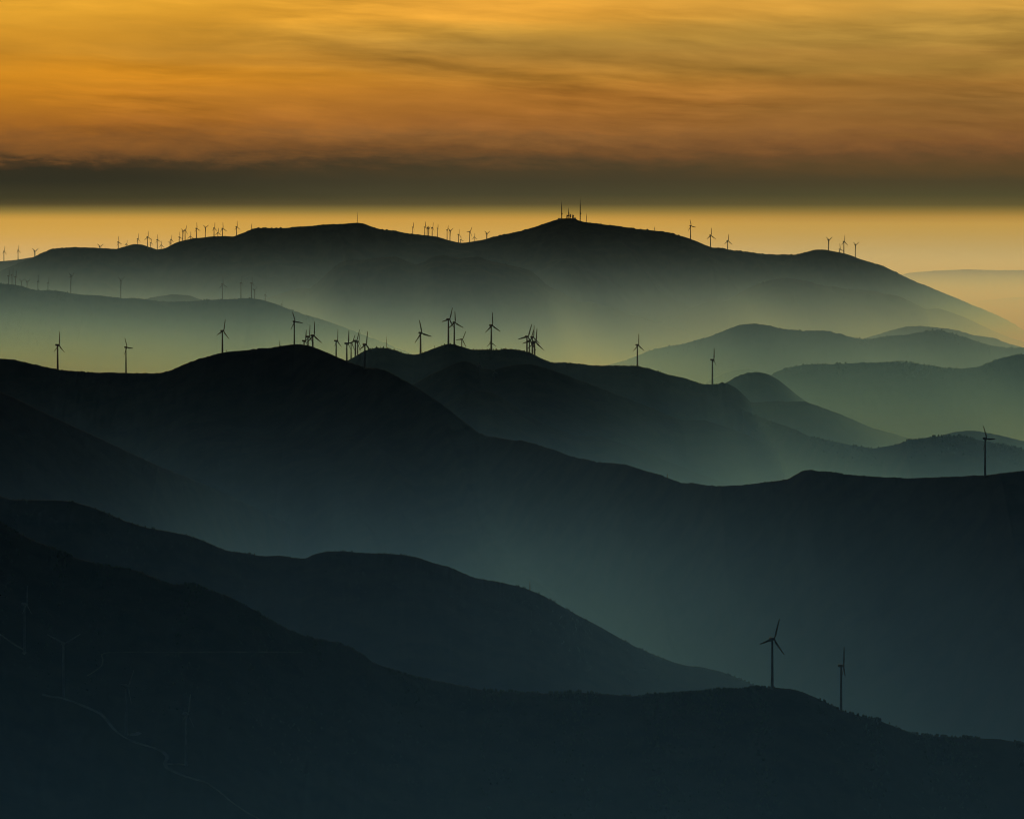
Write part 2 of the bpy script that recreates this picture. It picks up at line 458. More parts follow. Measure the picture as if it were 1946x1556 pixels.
def blade_mesh(R=40.0):
    stat = [(0.8, 1.0, 1.0, 0), (2.5, 1.05, 1.0, 0), (5.0, 2.0, .75, 16), (8.5, 3.3, .34, 13), (14, 2.9, .24, 9), (22, 2.4, .19, 5), (30, 1.95, .16, 2.5),
            (36, 1.55, .14, 1), (39.2, 1.1, .13, 0), (40, .22, .2, 0)]
    n = 12; V, Q, T = [], [], []
    for z, chord, th, tw in stat:
        t = R_(tw + 4)
        for k in range(n):
            a = 2 * math.pi * k / n
            x = (math.cos(a) * .5 + (.18 if th < .9 else 0)) * chord * (1 if th < .9 else 2)
            y = math.sin(a) * .5 * chord * th * (1 if th < .9 else 2) * (1 if math.cos(a) > 0 else 0.75 if th < .9 else 1)
            V.append((x * math.cos(t) - y * math.sin(t), x * math.sin(t) + y * math.cos(t) - .00035 * z * z, z * R / 40))
    for j in range(len(stat) - 1):
        for k in range(n):
            Q.append((j * n + k, j * n + (k + 1) % n, (j + 1) * n + (k + 1) % n, (j + 1) * n + k))
    o = (len(stat) - 1) * n
    V.append((0, -.55, 40.1)); b = len(V) - 1
    for k in range(n): T.append((b, o + k, o + (k + 1) % n))
    return mesh_np('blade', V, quads=Q, tris=T)

def make_turbine():
    root = bpy.data.objects.new('wind_turbine', None); COL.objects.link(root)
    link('tower', tower_mesh(), M_STEEL, root)
    link('nacelle', nacelle_mesh(), M_STEEL, root)
    rot = link('rotor', hub_mesh(), M_STEEL, root)
    bm = blade_mesh()
    for k in range(3): link('blade', bm, M_STEEL, rot)
    return root

def copy_tree(o, parent=None):
    c = o.copy(); COL.objects.link(c)
    if parent: c.parent = parent
    for ch in list(o.children): copy_tree(ch, c)
    return c

PROTO = make_turbine()
used = [False]

def turbine(key, hx, hy, L, th, c, label, group, face=None, hub=None, D=None, fat=1.0):
    """hub pixel, blade length in photo pixels, first blade angle, how far the disc is turned away (1 = full face)."""
    r = RIDGES[key]
    if not used[0]: o, used[0] = PROTO, True
    else: o = copy_tree(PROTO)
    psi = math.acos(min(1, abs(c))) * (1 if c > 0 else -1)
    if face:
        bx, by, bz = r.hit(*face)
    else:
        by = float(np.mean(r.Y[70:-70]))
        for _ in range(12): by = float(np.interp(at(hx, hy, by)[0], r.X, r.Y))
        bx = None
    sc = L * by / F / 40.0
    target = (hub or 1.72) * 40 * sc
    ys = np.array([by]) if face else by + np.arange(0, 1200, 20.0)
    x, _, z = at(hx, hy, ys)
    x = x - math.sin(psi) * 5 * sc
    gz = r.h(x, ys)
    ok = np.nonzero(z - gz >= target * .92)[0]
    k = ok[0] if len(ok) else 0          # may stand behind the crest, its foot hidden
    x, by, z, gz = float(x[k]), float(ys[k]), float(z[k]), float(gz[k])
    height = z - 1.7 * sc - gz + 1.0
    if height < 8: height = 8
    o.location = (x, by, z - 1.7 * sc - height)
    o.rotation_euler = (0, 0, psi)
    for ch in o.children:
        nm = ch.name.split('.')[0]
        if nm == 'tower': ch.scale = (sc * (1 + (fat - 1) * .35),) * 2 + (height,)
        elif nm == 'nacelle': ch.location = (0, 0, height); ch.scale = (sc * (1 + (fat - 1) * .6), sc, sc * (1 + (fat - 1) * .6))
        else:
            ch.location = (0, -5 * sc, height + 1.7 * sc); ch.scale = (sc, sc, sc)
            for k, b in enumerate(ch.children):
                b.rotation_mode = 'ZYX'; b.rotation_euler = (0, R_(th + 120 * k), -psi * (.3 if abs(c) > .3 else .65)); b.scale = (fat, fat, 1)
    tag(o, label, 'wind turbine', group)
    return o

G_NEAR = 'wind turbines on the nearest hill'
G_BLACK = 'wind turbines along the near black ridge'
G_MID = 'wind turbines on the middle ridge'
G_HAZE = 'thin wind turbines on the hazy left ridge'
G_FAR = 'tiny wind turbines along the far ridge'

for row in [
    # the nearest hill
    ('near', 1471, 1214, 41, 19, .74, 'dark turbine with three spread blades on the top of the nearest hill', G_NEAR, dict(face=(1470, 1308))),
    ('near', 1603, 1265, 37, 8, .14, 'dark turbine seen edge on where the nearest hill slopes down right', G_NEAR, dict(face=(1599, 1351))),
    ('near', 121.6, 1223, 38, 60, .95, 'dim turbine on the nearest slope with two blades raised like a Y', G_NEAR, dict(face=(120, 1324))),
    ('near', 244, 1303, 38, 40, .35, 'dim turbine on the nearest slope standing beside the middle bend of the track', G_NEAR, dict(face=(243, 1398))),
    ('near', 358, 1356, 38, 15, .3, 'dim turbine on the nearest slope, lowest of all, above the sharp track bend', G_NEAR, dict(face=(358, 1455))),
    ('near', 51, 1148, 36, 5, .2, 'barely visible dark turbine at the left edge near the upper track', G_NEAR, dict(face=(51, 1240))),
    # the near black ridge
    ('black', 112.5, 656, 26, 3, .38, 'black turbine with narrow turned rotor at the left dip of the black ridge', G_BLACK, {}),
    ('black', 241.5, 660, 20, -24, .5, 'black turbine in the bottom of the saddle, one blade pointing right', G_BLACK, {}),
    ('black', 425, 629, 23, 12, .55, 'black turbine part way up the rise to the black hilltop', G_BLACK, {}),
    ('black', 561, 611, 20, -22, .7, 'tallest black turbine standing on the black hilltop', G_BLACK, {}),
    ('black', 531, 666, 20, 4, .35, 'blade tip of a turbine hidden behind the left flank of the black hilltop', G_BLACK, {}),
    ('black', 580.5, 648, 22, 10, .3, 'low turbine half sunk behind the black hilltop with its blade upright', G_BLACK, {}),
    ('black', 588, 640, 23, 5, .4, 'slim turbine just right of the half sunk one behind the black hilltop', G_BLACK, {}),
    ('black', 597, 638, 27, 1, .6, 'turbine with one blade straight up and one low right behind the black hilltop', G_BLACK, {}),
    ('black', 696, 655, 26, 8, .58, 'black turbine with three spread blades in front of the blue grey hill', G_BLACK, dict(face=(695.5, 700))),
    ('black', 1875, 833.5, 28, -27, .62, 'lone tall turbine on the front right ridge near the right edge', G_BLACK, {}),
    # the middle ridge
    ('mid', 641.5, 648, 23, 2, .35, 'thin turbine alone in the gap right of the black hilltop', G_MID, {}),
    ('mid', 662, 653, 25, 6, .22, 'leftmost turbine of the tight bunch left of the blue grey hill', G_MID, {}),
    ('mid', 669, 652, 18, 30, .6, 'short turbine with raised V blades inside the tight bunch', G_MID, {}),
    ('mid', 678, 648, 24, 24, .5, 'turbine with blade leaning right, at the right of the tight bunch', G_MID, {}),
    ('mid', 681.8, 649, 18, 18, .4, 'rear turbine overlapped by the one with leaning blade', G_MID, {}),
    ('mid', 801.5, 633, 26, -15, .72, 'open rotor turbine on the left end of the middle ridge, blade pointing right', G_MID, {}),
    ('mid', 854.5, 607, 24, 20, .62, 'left one of the two tallest turbines on the middle summit', G_MID, {}),
    ('mid', 865, 613, 22, -3, .78, 'right one of the two tallest turbines on the middle summit', G_MID, {}),
    ('mid', 879, 645, 18, 28, .72, 'short turbine on the slope right of the middle summit', G_MID, {}),
    ('mid', 936, 618.5, 25, -2, .66, 'tall turbine standing alone on the flat of the middle ridge', G_MID, {}),
    ('mid', 934, 651, 15, 0, .7, 'low turbine at the foot of the tall one on the flat middle ridge', G_MID, {}),
    ('mid', 1003.5, 640, 26, 20, .76, 'leftmost of four tangled turbines, blade reaching far left', G_MID, {}),
    ('mid', 1008, 648.5, 23, 20, .7, 'second turbine from the left of the four tangled ones', G_MID, {}),
    ('mid', 1014, 641, 23, 3, .6, 'third and upright turbine of the four tangled ones', G_MID, {}),
    ('mid', 1018.5, 650, 27, 5, .66, 'rightmost of four tangled turbines, blade reaching low right', G_MID, {}),
    ('mid', 1213.5, 656, 22, 0, .58, 'single turbine on the long right shoulder of the middle ridge', G_MID, {}),
    ('mid', 1356.5, 684, 23, 2, .26, 'lone edge on turbine at the right end of the middle ridge', G_MID, {}),
    ('mid_spur', 913, 692, 14, 10, .5, 'dim turbine on the dark spur, left one of the faint pair', G_MID, dict(face=(914.5, 716))),
    ('mid_spur', 940, 706, 14, -10, .5, 'dim turbine on the dark spur, right one of the faint pair', G_MID, dict(face=(941, 724))),
    # the hazy left ridge
    ('haze_left', 17.5, 524, 13, 0, .3, 'faintest thin turbine at the left end of the hazy ridge', G_HAZE, {}),
    ('haze_left', 24.5, 523, 14, 8, .3, 'thin turbine second from the left end of the hazy ridge', G_HAZE, {}),
    ('haze_left', 31, 526, 13, 0, .3, 'thin turbine third from the left end of the hazy ridge', G_HAZE, {}),
    ('haze_left', 41.5, 535, 10, 60, .6, 'small hazy turbine half hidden at the left end of the hazy ridge', G_HAZE, {}),
    ('haze_left', 52, 536, 10, 60, .6, 'small half hidden turbine at the first drop of the hazy ridge', G_HAZE, {}),
    ('haze_left', 73.5, 535, 13, 0, .3, 'thin turbine left one of two on the level part of the hazy ridge', G_HAZE, {}),
    ('haze_left', 92.5, 538, 12, 5, .3, 'thin turbine right one of two on the level part of the hazy ridge', G_HAZE, {}),
    ('haze_left', 136, 526, 14, 60, .3, 'clear thin turbine with short raised blades on the hazy ridge', G_HAZE, {}),
    ('haze_left', 231, 533, 14, 55, .45, 'thin turbine with Y shaped rotor alone on the hazy ridge', G_HAZE, {}),
    ('haze_left', 424, 540, 15, -2, .6, 'hazy turbine with three spread blades on the flat of the hazy ridge', G_HAZE, {}),
    ('haze_left', 459.5, 538, 14, 0, .35, 'slim hazy turbine on the last rise of the hazy ridge', G_HAZE, {}),
    ('haze_left', 479.5, 538, 14, -4, .35, 'slim hazy turbine at the crown of the last rise of the hazy ridge', G_HAZE, {}),
    ('haze_left', 484.5, 551, 11, 50, .5, 'small hazy turbine just right of the crown of the hazy ridge', G_HAZE, {}),
    ('haze_left', 505, 560, 9, 10, .4, 'faint small turbine where the hazy ridge starts to fall', G_HAZE, {}),
    ('haze_left', 536, 578, 8, 10, .5, 'last faint turbine on the falling end of the hazy ridge', G_HAZE, {}),
    # the far ridge, left part
    ('far_left', 8.6, 478, 9, 5, .4, 'tiny turbine nearest the left edge beside the far ridge', G_FAR, {}),
    ('far_left', 35.5, 476, 9, 0, .4, 'tiny turbine second from the left edge beside the far ridge', G_FAR, {}),
    ('far_left', 67, 478, 9, 60, .7, 'tiny turbine with Y shaped rotor where the far ridge begins', G_FAR, {}),
    ('far', 190.5, 469, 8, 58, .8, 'Y shaped rotor just peeping over the flat left part of far ridge', G_FAR, {}),
    ('far', 226, 460.5, 10, -10, .45, 'tiny single turbine left of the small knoll on the far ridge', G_FAR, {}),
    ('far_knoll', 241, 464, 7, 10, .6, 'faint tiny turbine on the left foot of the small knoll', G_FAR, {}),
    ('far_knoll', 263, 454.5, 9, 0, .35, 'tiny turbine on top of the small knoll', G_FAR, {}),
    ('far', 281.5, 450.5, 10, 0, .65, 'tall tiny turbine with three spread blades right of the small knoll', G_FAR, {}),
    ('far', 287.5, 461.5, 8, -5, .35, 'short turbine beside the tall one right of the small knoll', G_FAR, {}),
    ('far', 300, 456, 9, -8, .5, 'tiny upright turbine in the dip after the small knoll', G_FAR, {}),
    ('far', 307, 466, 7, 0, .7, 'low turbine with spread blades in the dip after the small knoll', G_FAR, {}),
    ('far', 323.5, 461, 6, 40, .6, 'lower one of the close pair where the far ridge climbs again', G_FAR, {}),
    ('far', 326, 455.5, 8, 5, .5, 'higher one of the close pair where the far ridge climbs again', G_FAR, {}),
    ('far', 342, 451, 9, -12, .4, 'slanting small turbine left of the twin turbines on the far ridge', G_FAR, {}),
    ('far', 348.5, 440, 8, 62, .55, 'left one of the twin turbines on the left shoulder of far ridge', G_FAR, {}),
    ('far', 352.8, 438, 9, 20, .55, 'right one of the twin turbines on the left shoulder of far ridge', G_FAR, {}),
    ('far', 362.5, 449.5, 8, 0, .8, 'low turbine with spread blades right of the twin turbines', G_FAR, {}),
    ('far', 374.5, 434.5, 10, -8, .5, 'first tall turbine of the row before the western summit', G_FAR, {}),
    ('far', 391, 432.5, 7, 60, .9, 'Y shaped turbine of the row before the western summit', G_FAR, {}),
    ('far', 408, 434, 10, 2, .5, 'tall turbine beside the low spread one before the western summit', G_FAR, {}),
    ('far', 414.8, 442.5, 8, 2, .75, 'low spread turbine of the row before the western summit', G_FAR, {}),
    ('far', 424, 434.5, 10, -5, .6, 'tall turbine right of the low spread one before the western summit', G_FAR, {}),
    ('far', 450.8, 431.5, 10, -3, .5, 'last turbine where the far ridge starts up to the western summit', G_FAR, {}),
    # the far ridge, middle saddle
    ('far', 785.5, 432, 8, 5, .25, 'first turbine on the fall from the western summit', G_FAR, {}),
    ('far', 808.5, 432, 9, 0, .3, 'leftmost of the four close turbines above the far saddle', G_FAR, {}),
    ('far', 812.8, 434, 7, 50, .35, 'second of the four close turbines above the far saddle', G_FAR, {}),
    ('far', 815.4, 435, 7, 55, .35, 'third of the four close turbines above the far saddle', G_FAR, {}),
    ('far', 822.5, 433, 9, 12, .4, 'rightmost of the four close turbines above the far saddle', G_FAR, {}),
    ('far', 832.3, 434, 7, 0, .3, 'single turbine between the four close ones and the far saddle', G_FAR, {}),
    ('far', 850.8, 437.5, 8, 20, .3, 'left one of the pair at the left lip of the far saddle', G_FAR, {}),
    ('far', 856.2, 439, 8, 55, .75, 'Y shaped right one of the pair at the left lip of the far saddle', G_FAR, {}),
    ('far', 872.5, 446, 9, 0, .35, 'turbine in the bottom of the far saddle', G_FAR, {}),
    ('far', 876.5, 456, 8, -15, .5, 'low half hidden turbine in the bottom of the far saddle', G_FAR, {}),
    ('far', 893.5, 440.5, 9, 30, .65, 'taller one of the pair on the right side of the far saddle', G_FAR, {}),
    ('far', 902, 451, 7, 0, .7, 'lower one of the pair on the right side of the far saddle', G_FAR, {}),
    ('far', 925.8, 444.5, 8, 55, .8, 'Y shaped turbine where the far ridge climbs to its mast topped summit', G_FAR, {}),
    # the far ridge, right part
    ('far', 1313.5, 429.5, 11, -18, .7, 'tallest turbine right of the mast topped summit, blade pointing right', G_FAR, {}),
    ('far', 1351.5, 447.5, 12, 0, .72, 'turbine with three spread blades at the foot of the summit slope', G_FAR, {}),
    ('far', 1384, 458, 11, 2, .7, 'turbine right of the summit slope with its blades spread low', G_FAR, {}),
    ('far', 1575.5, 456.5, 9, 58, .85, 'Y shaped turbine on the low right top of the far ridge', G_FAR, {}),
    ('far', 1605, 459.5, 11, 1, .6, 'upright turbine between the two Y shaped ones at the right', G_FAR, {}),
    ('far', 1597, 474, 10, -15, .6, 'small half hidden turbine beside the upright one at the right', G_FAR, {}),
    ('far', 1626.5, 465.5, 8, 58, .9, 'rightmost Y shaped turbine on the far ridge', G_FAR, {}),
]:
    key, hx, hy, L, th, c, label, group, kw = row
    if group == G_FAR:                      # their rotors are large for their towers
        L *= 1.18
        if 50 <= th <= 65: L, th, c = L * 1.12, 60, c * .72
    turbine(key, hx, hy, L, th, c, label, group, fat={G_FAR: 1.8, G_HAZE: 1.2, G_NEAR: 1.45}.get(group, 1.6), **kw)

# ------------------------------------------------------------------ masts and the station on the far summit
def mast(key, px, ytop, wpx, label, drums=(), hy=None):
    r = RIDGES[key]
    by = float(np.mean(r.Y[70:-70]))
    for _ in range(12): by = float(np.interp(at(px, ytop, by)[0], r.X, r.Y))
    x, y, z = at(px, ytop, by)
    gz = float(r.h(np.array([x]), np.array([by]))[0]) - 1.0
    H = z - gz
    rad = wpx * by / F / 2
    root = bpy.data.objects.new('radio_mast', None); COL.objects.link(root)
    root.location = (x, by, gz)
    # three legged lattice tower: legs, cross bracing, then a thin pole on top
    segs = []
    hl = H * .72
    n = max(5, int(hl / 9))
    for k in range(3):
        a = 2 * math.pi * k / 3 + .4
        a2 = a + 2 * math.pi / 3
        for j in range(n):
            t0, t1 = j / n, (j + 1) / n
            r0, r1 = rad * (1.25 - .5 * t0), rad * (1.25 - .5 * t1)
            p0 = (r0 * math.cos(a), r0 * math.sin(a), t0 * hl); p1 = (r1 * math.cos(a), r1 * math.sin(a), t1 * hl)
            q1 = (r1 * math.cos(a2), r1 * math.sin(a2), t1 * hl)
            segs.append((p0, p1, rad * .30)); segs.append((p0, q1, rad * .20))
    link('lattice_tower', bars(segs), M_MAST, root)
    link('top_pole', bars([((0, 0, hl - rad), (0, 0, H * .93), rad * .55), ((0, 0, H * .93), (0, 0, H), rad * .3)]), M_MAST, root)
    for f, s in drums:
        V, Q = lathe([(0.02, -.6), (.75, -.5), (1, 0), (.95, .1), (0.02, .25)], 14, 'Y')
        dsh = link('dish_antenna', mesh_np('dish_antenna', V, quads=Q), M_STEEL, root)
        dsh.scale = (s * rad,) * 3; dsh.location = (rad * .8, -rad * 1.1, H * f)
    tag(root, label, 'mast', 'masts')
    return root

def bars(segs, n=5):
    V, Q = [], []
    for p, q, r in segs:
        p, q = Vector(p), Vector(q)
        d = (q - p).normalized()
        u = d.orthogonal().normalized(); w = d.cross(u)
        b = len(V)
        for e in (p, q):
            for k in range(n):
                a = 2 * math.pi * k / n
                V.append(tuple(e + r * (math.cos(a) * u + math.sin(a) * w)))
        for k in range(n):
            Q.append((b + k, b + (k + 1) % n, b + n + (k + 1) % n, b + n + k))
        Q.append((b + 3, b + 2, b + 1, b)); Q.append((b + n, b + n + 1, b + n + 2, b + n + 3))
    return mesh_np('bars', V, quads=Q, smooth=False)

mast('far', 1067.3, 384, 1.7, 'tall slim mast on the left of the far summit', [(.3, 1.6)])
mast('far', 1102.7, 379, 1.8, 'tallest slim mast, on the right of the far summit', [(.35, 1.6)])
mast('far', 1080.3, 395, 1.3, 'middle height mast between the two tall ones on the far summit', [(.5, 2.0), (.3, 2.2)])
mast('far', 1077.4, 408, 2.0, 'short stubby antenna left of the middle mast on the far summit', [(.7, 1.5)])
mast('far', 1083.4, 405, 2.0, 'short antenna just right of the middle mast on the far summit', [(.6, 1.5), (.35, 1.5)])
mast('far', 1088.6, 407, 2.6, 'thick stubby antenna nearest the right hand tall mast on far summit', [(.6, 1.2)])
mast('far', 1114.5, 406, 1.0, 'thin pale mast right of the tallest one on the far summit')
mast('far', 679, 403, .9, 'hair thin mast on the western summit of the far ridge')
mast('far', 478, 425, 1.0, 'small thin mast left of the western summit')
mast('far', 1244, 431, 1.0, 'tiny mast on the right shoulder below the far summit')
mast('second', 1007, 1103, 1.5, 'small dark mast on the long slope behind the nearest hill')
mast('mid', 734.5, 639, 1.0, 'faint thin mast on the blue grey hill right of the black one')
mast('mid', 826.2, 656, 1.0, 'short mast left of the middle summit and its tall turbines')
mast('black', 1268, 899, 1.6, 'short mast on the black ridge where it falls to the right')
mast('black', 430, 664, 1.0, 'short pole beside the turbine on the rise of the black ridge')

def station(px, w, h, d, label):
    """Low flat roofed building beside the summit masts."""
    r = RIDGES['far']
    x = at(px, 416, 31000)[0]
    by = 31000 - 4
    gz = float(r.h(np.array([x]), np.array([by]))[0]) - 1
    root = bpy.data.objects.new('station_building', None); COL.objects.link(root)
    root.location = (x, by, gz)
    def box(x0, x1, y0, y1, z0, z1, name, mat):
        V = [(a, b, c) for c in (z0, z1) for a, b in ((x0, y0), (x1, y0), (x1, y1), (x0, y1))]
        Q = [(3, 2, 1, 0), (4, 5, 6, 7), (0, 1, 5, 4), (1, 2, 6, 5), (2, 3, 7, 6), (3, 0, 4, 7)]
        return link(name, mesh_np(name, V, quads=Q, smooth=False), mat, root)
    box(-w / 2, w / 2, -d / 2, d / 2, 0, h, 'wall', M_WALL)
    box(-w / 2 - .5, w / 2 + .5, -d / 2 - .5, d / 2 + .5, h + .003, h + .7, 'roof', M_MAST)
    box(-w * .3, -w * .3 + 1.2, -d / 2 - .06, -d / 2 - .003, .9, 3.1, 'door', M_MAST)
    for f in (-.05, .2): box(w * f, w * f + 1.8, -d / 2 - .05, -d / 2 - .003, 1.9, 3.0, 'window', M_MAST)
    tag(root, label, 'building')
station(1063, 16, 6, 10, 'low flat roofed building at the foot of the left summit mast')
station(1091, 22, 7, 12, 'low flat roofed building between the right summit masts')

# ------------------------------------------------------------------ track on the nearest hill
def ribbon(name, pts, width, label, mat=M_ROAD):
    r = RIDGES['near']
    P = []
    for i in range(len(pts) - 1):
        for t in np.linspace(0, 1, 9)[:-1]:
            P.append((pts[i][0] + (pts[i + 1][0] - pts[i][0]) * t, pts[i][1] + (pts[i + 1][1] - pts[i][1]) * t))
    P.append(pts[-1])
    P = np.array(P)
    for _ in range(6): P[1:-1] = (P[:-2] + 2 * P[1:-1] + P[2:]) / 4
    W = [r.hit(px, py) for px, py in P]
    W = np.array([w for w in W if w])
    d = np.gradient(W[:, :2], axis=0)
    n = np.stack([-d[:, 1], d[:, 0]], -1); n /= np.linalg.norm(n, axis=1)[:, None] + 1e-9
    rows = []
    for s in np.linspace(-.5, .5, 5):
        xy = W[:, :2] + n * width * s
        z = r.h(xy[:, 0], xy[:, 1]) + 1.2
        rows.append(np.concatenate([xy, z[:, None]], 1))
    rows = np.array(rows); m = len(W)
    i = (np.arange(4)[:, None] * m + np.arange(m - 1)[None]).ravel()
    q = np.stack([i, i + 1, i + m + 1, i + m], -1)
    return tag(link(name, mesh_np(name, rows.reshape(-1, 3), quads=q), mat), label, 'track', None, 'structure')

ribbon('path', [(80, 1321), (98, 1325), (117, 1327), (145, 1337), (173, 1349), (193, 1358), (205, 1372), (215, 1386), (231, 1399), (249, 1409), (270, 1416), (293, 1422),
                (311, 1430), (319, 1441), (312, 1452), (318, 1462), (340, 1472), (357, 1478), (390, 1487), (416, 1504), (440, 1525), (469, 1545), (500, 1562)], 5.0,
       'winding pale gravel track down the nearest slope')
ribbon('path', [(-20, 1196), (0, 1207), (14, 1217), (30, 1228), (42, 1234), (48, 1240), (44, 1244)], 4.5, 'short pale track end at the left edge')
ribbon('path', [(165, 1286), (180, 1277), (194, 1266), (196, 1254), (192, 1245), (205, 1241), (260, 1240), (330, 1241), (400, 1240), (480, 1240), (575, 1241)], 1.8, 'thin level track across the nearest hill', M_EARTH)
ribbon('path', [(243, 1398), (258, 1397), (266, 1393)], 5.0, 'short turbine spur track beside the middle bend')
ribbon('path', [(316, 1453), (335, 1453), (358, 1455)], 5.0, 'short turbine spur track at the sharp bend')

# ------------------------------------------------------------------ single trees on the nearest hill
def tree(px, h, seed, label):
    r = RIDGES['near']; rng = random.Random(seed)
    x0 = at(px, 1370, 8200)[0]
    by = float(np.interp(x0, r.X, r.Y)) - 2
    gz = float(r.h(np.array([x0]), np.array([by]))[0])
    root = bpy.data.objects.new('tree', None); COL.objects.link(root); root.location = (x0, by, gz - .3)
    segs = []
    for j in range(5):
        segs.append(((0, 0, h * .75 * j / 5), (0, 0, h * .75 * (j + 1) / 5), h * (.035 - .005 * j)))
    for j in range(9):
        a = rng.uniform(0, 6.28); z = h * rng.uniform(.3, .7); l = h * rng.uniform(.15, .28)
        segs.append(((0, 0, z), (l * math.cos(a), l * math.sin(a), z + l * .5), h * .01))
    link('trunk', bars(segs), M_TRUNK, root)
    V, T = [], []
    for j in range(700):
        while True:
            p = Vector((rng.uniform(-1, 1), rng.uniform(-1, 1), rng.uniform(-1, 1)))
            if .25 < p.length < 1: break
        lump = .8 + .35 * math.sin(3 * p.x + seed) * math.cos(4 * p.z + 2 * p.y)
        c = Vector((p.x * .30 * h * lump, p.y * .30 * h * lump, h * (.62 + .38 * p.z * lump)))
        s = h * .05
        b = len(V)
        d1 = Vector((rng.uniform(-1, 1), rng.uniform(-1, 1), rng.uniform(-1, 1))).normalized() * s
        d2 = d1.orthogonal().normalized() * s
        V += [tuple(c + d1), tuple(c - d1 * .6 + d2), tuple(c - d1 * .6 - d2)]
        T.append((b, b + 1, b + 2))
    link('crown', mesh_np('crown', V, tris=T, smooth=False), M_TREE, root)
    tag(root, label, 'tree', 'single trees on the right slope')
tree(1667, 6.0, 1, 'taller tree of the close pair on the right slope of the nearest hill')
tree(1671.5, 5.0, 2, 'shorter tree of the close pair on the right slope of the nearest hill')
tree(1690, 4.0, 3, 'small single tree a little below the close pair on the slope')
tree(1703, 3.8, 4, 'lowest small tree on the right slope, last before the dip')


# ------------------------------------------------------------------ sky and light
SUN_EL, SUN_AZ = R_(6.0), R_(-2.0)      # low behind the hills, a little left of the view
SUN_STRENGTH, SUN_COL = 0.795, (1.000, 0.673, 0.220)
SKY_STRENGTH = 0.02

def srgb(r, g, b):
    f = lambda c: (c / 255 / 12.92) if c / 255 <= .04045 else ((c / 255 + .055) / 1.055)**2.4
    return f(r), f(g), f(b)

world = bpy.data.worlds.new('World'); SC.world = world
world.use_nodes = True
nt = world.node_tree
for n_ in list(nt.nodes): nt.nodes.remove(n_)
w = N(nt)
tc = w.new('ShaderNodeTexCoord')
sep = w.new('ShaderNodeSeparateXYZ'); nt.links.new(tc.outputs['Generated'], sep.inputs[0])
dx, dy, dz = sep.outputs
el = w.m('MULTIPLY', w.m('ARCSINE', dz), 180 / math.pi)             # elevation, degrees
az = w.m('MULTIPLY', w.m('ARCTAN2', dx, dy), 180 / math.pi)         # azimuth from the view, degrees
# drifting, slightly tilted cloud sheets, far longer than they are tall
tilt0 = w.m('ADD', el, w.m('MULTIPLY', az, 0.05))
cw = w.new('ShaderNodeCombineXYZ'); w.put(cw.inputs[0], w.m('MULTIPLY', az, .4)); w.put(cw.inputs[1], w.m('MULTIPLY', tilt0, 1.6)); cw.inputs[2].default_value = 2.2
tilt = w.m('MULTIPLY_ADD', w.noise(cw.outputs[0], 1.0, 3.0, .5), .3, tilt0)       # the sheets bend and bunch up
def cvec(sx, sy, off):
    c = w.new('ShaderNodeCombineXYZ')
    w.put(c.inputs[0], w.m('MULTIPLY_ADD', az, sx, off)); w.put(c.inputs[1], w.m('MULTIPLY', tilt, sy)); c.inputs[2].default_value = off
    return c.outputs[0]
n_big = w.noise(cvec(.22, 2.6, 3.1), 1.0, 4.0, .5)
n_str = w.noise(cvec(.72, 6.2, 7.7), 1.0, 7.0, .54)
n_pat = w.smooth(w.noise(cvec(.34, 1.5, 4.6), 1.0, 2.0, .5), .34, .66)
n_wis = w.noise(cvec(1.6, 11.0, 1.3), 1.0, 6.0, .6)
n_curl = w.noise(cvec(2.1, 9.0, 5.2), 1.0, 7.0, .62)
c0 = lambda x: w.m('SUBTRACT', x, .5)
# the cloud bank has a torn top and a level lower edge
amp = w.smooth(el, .2, .42)
edge = w.m('MULTIPLY', amp, w.m('SUBTRACT', 1.0, w.smooth(el, .6, 1.1)))
warp = w.m('ADD', w.m('MULTIPLY', amp, w.m('ADD', w.m('MULTIPLY', c0(n_big), .16), w.m('MULTIPLY', c0(n_wis), .12))),
           w.m('MULTIPLY', edge, w.m('MULTIPLY', c0(n_curl), .32)))
e2 = w.m('ADD', el, warp)
E0, E1 = -.8, 2.7
def V_(y): return ((HORIZ - y) / F * 180 / math.pi - E0) / (E1 - E0)
left = [(520, 206, 164, 84), (480, 208, 162, 78), (440, 208, 160, 70), (418, 205, 156, 66), (410, 186, 144, 63), (403, 150, 124, 59), (394, 112, 96, 50), (388, 80, 70, 41), (375, 61, 57, 36), (345, 48, 46, 33),
        (322, 50, 46, 32), (309, 70, 54, 34), (300, 100, 69, 38), (285, 121, 80, 40), (260, 140, 90, 40), (236, 164, 103, 37), (200, 182, 116, 34), (170, 202, 130, 33), (140, 211, 139, 34), (100, 196, 135, 40), (60, 208, 145, 42), (20, 224, 160, 48), (-20, 222, 160, 52), (-120, 236, 180, 72)]
centre = [(520, 200, 162, 84), (480, 202, 160, 78), (440, 204, 158, 72), (418, 200, 152, 66), (410, 180, 140, 62), (403, 148, 122, 58), (394, 114, 98, 52), (388, 88, 78, 47), (370, 70, 65, 43), (345, 66, 60, 41),
          (325, 74, 62, 40), (305, 92, 69, 42), (285, 112, 77, 42), (260, 136, 92, 47), (235, 156, 101, 46), (205, 170, 110, 44), (180, 171, 112, 43), (150, 176, 121, 45), (115, 174, 125, 51), (85, 174, 131, 56), (60, 192, 143, 56), (35, 226, 160, 57), (0, 234, 166, 60), (-120, 232, 176, 76)]
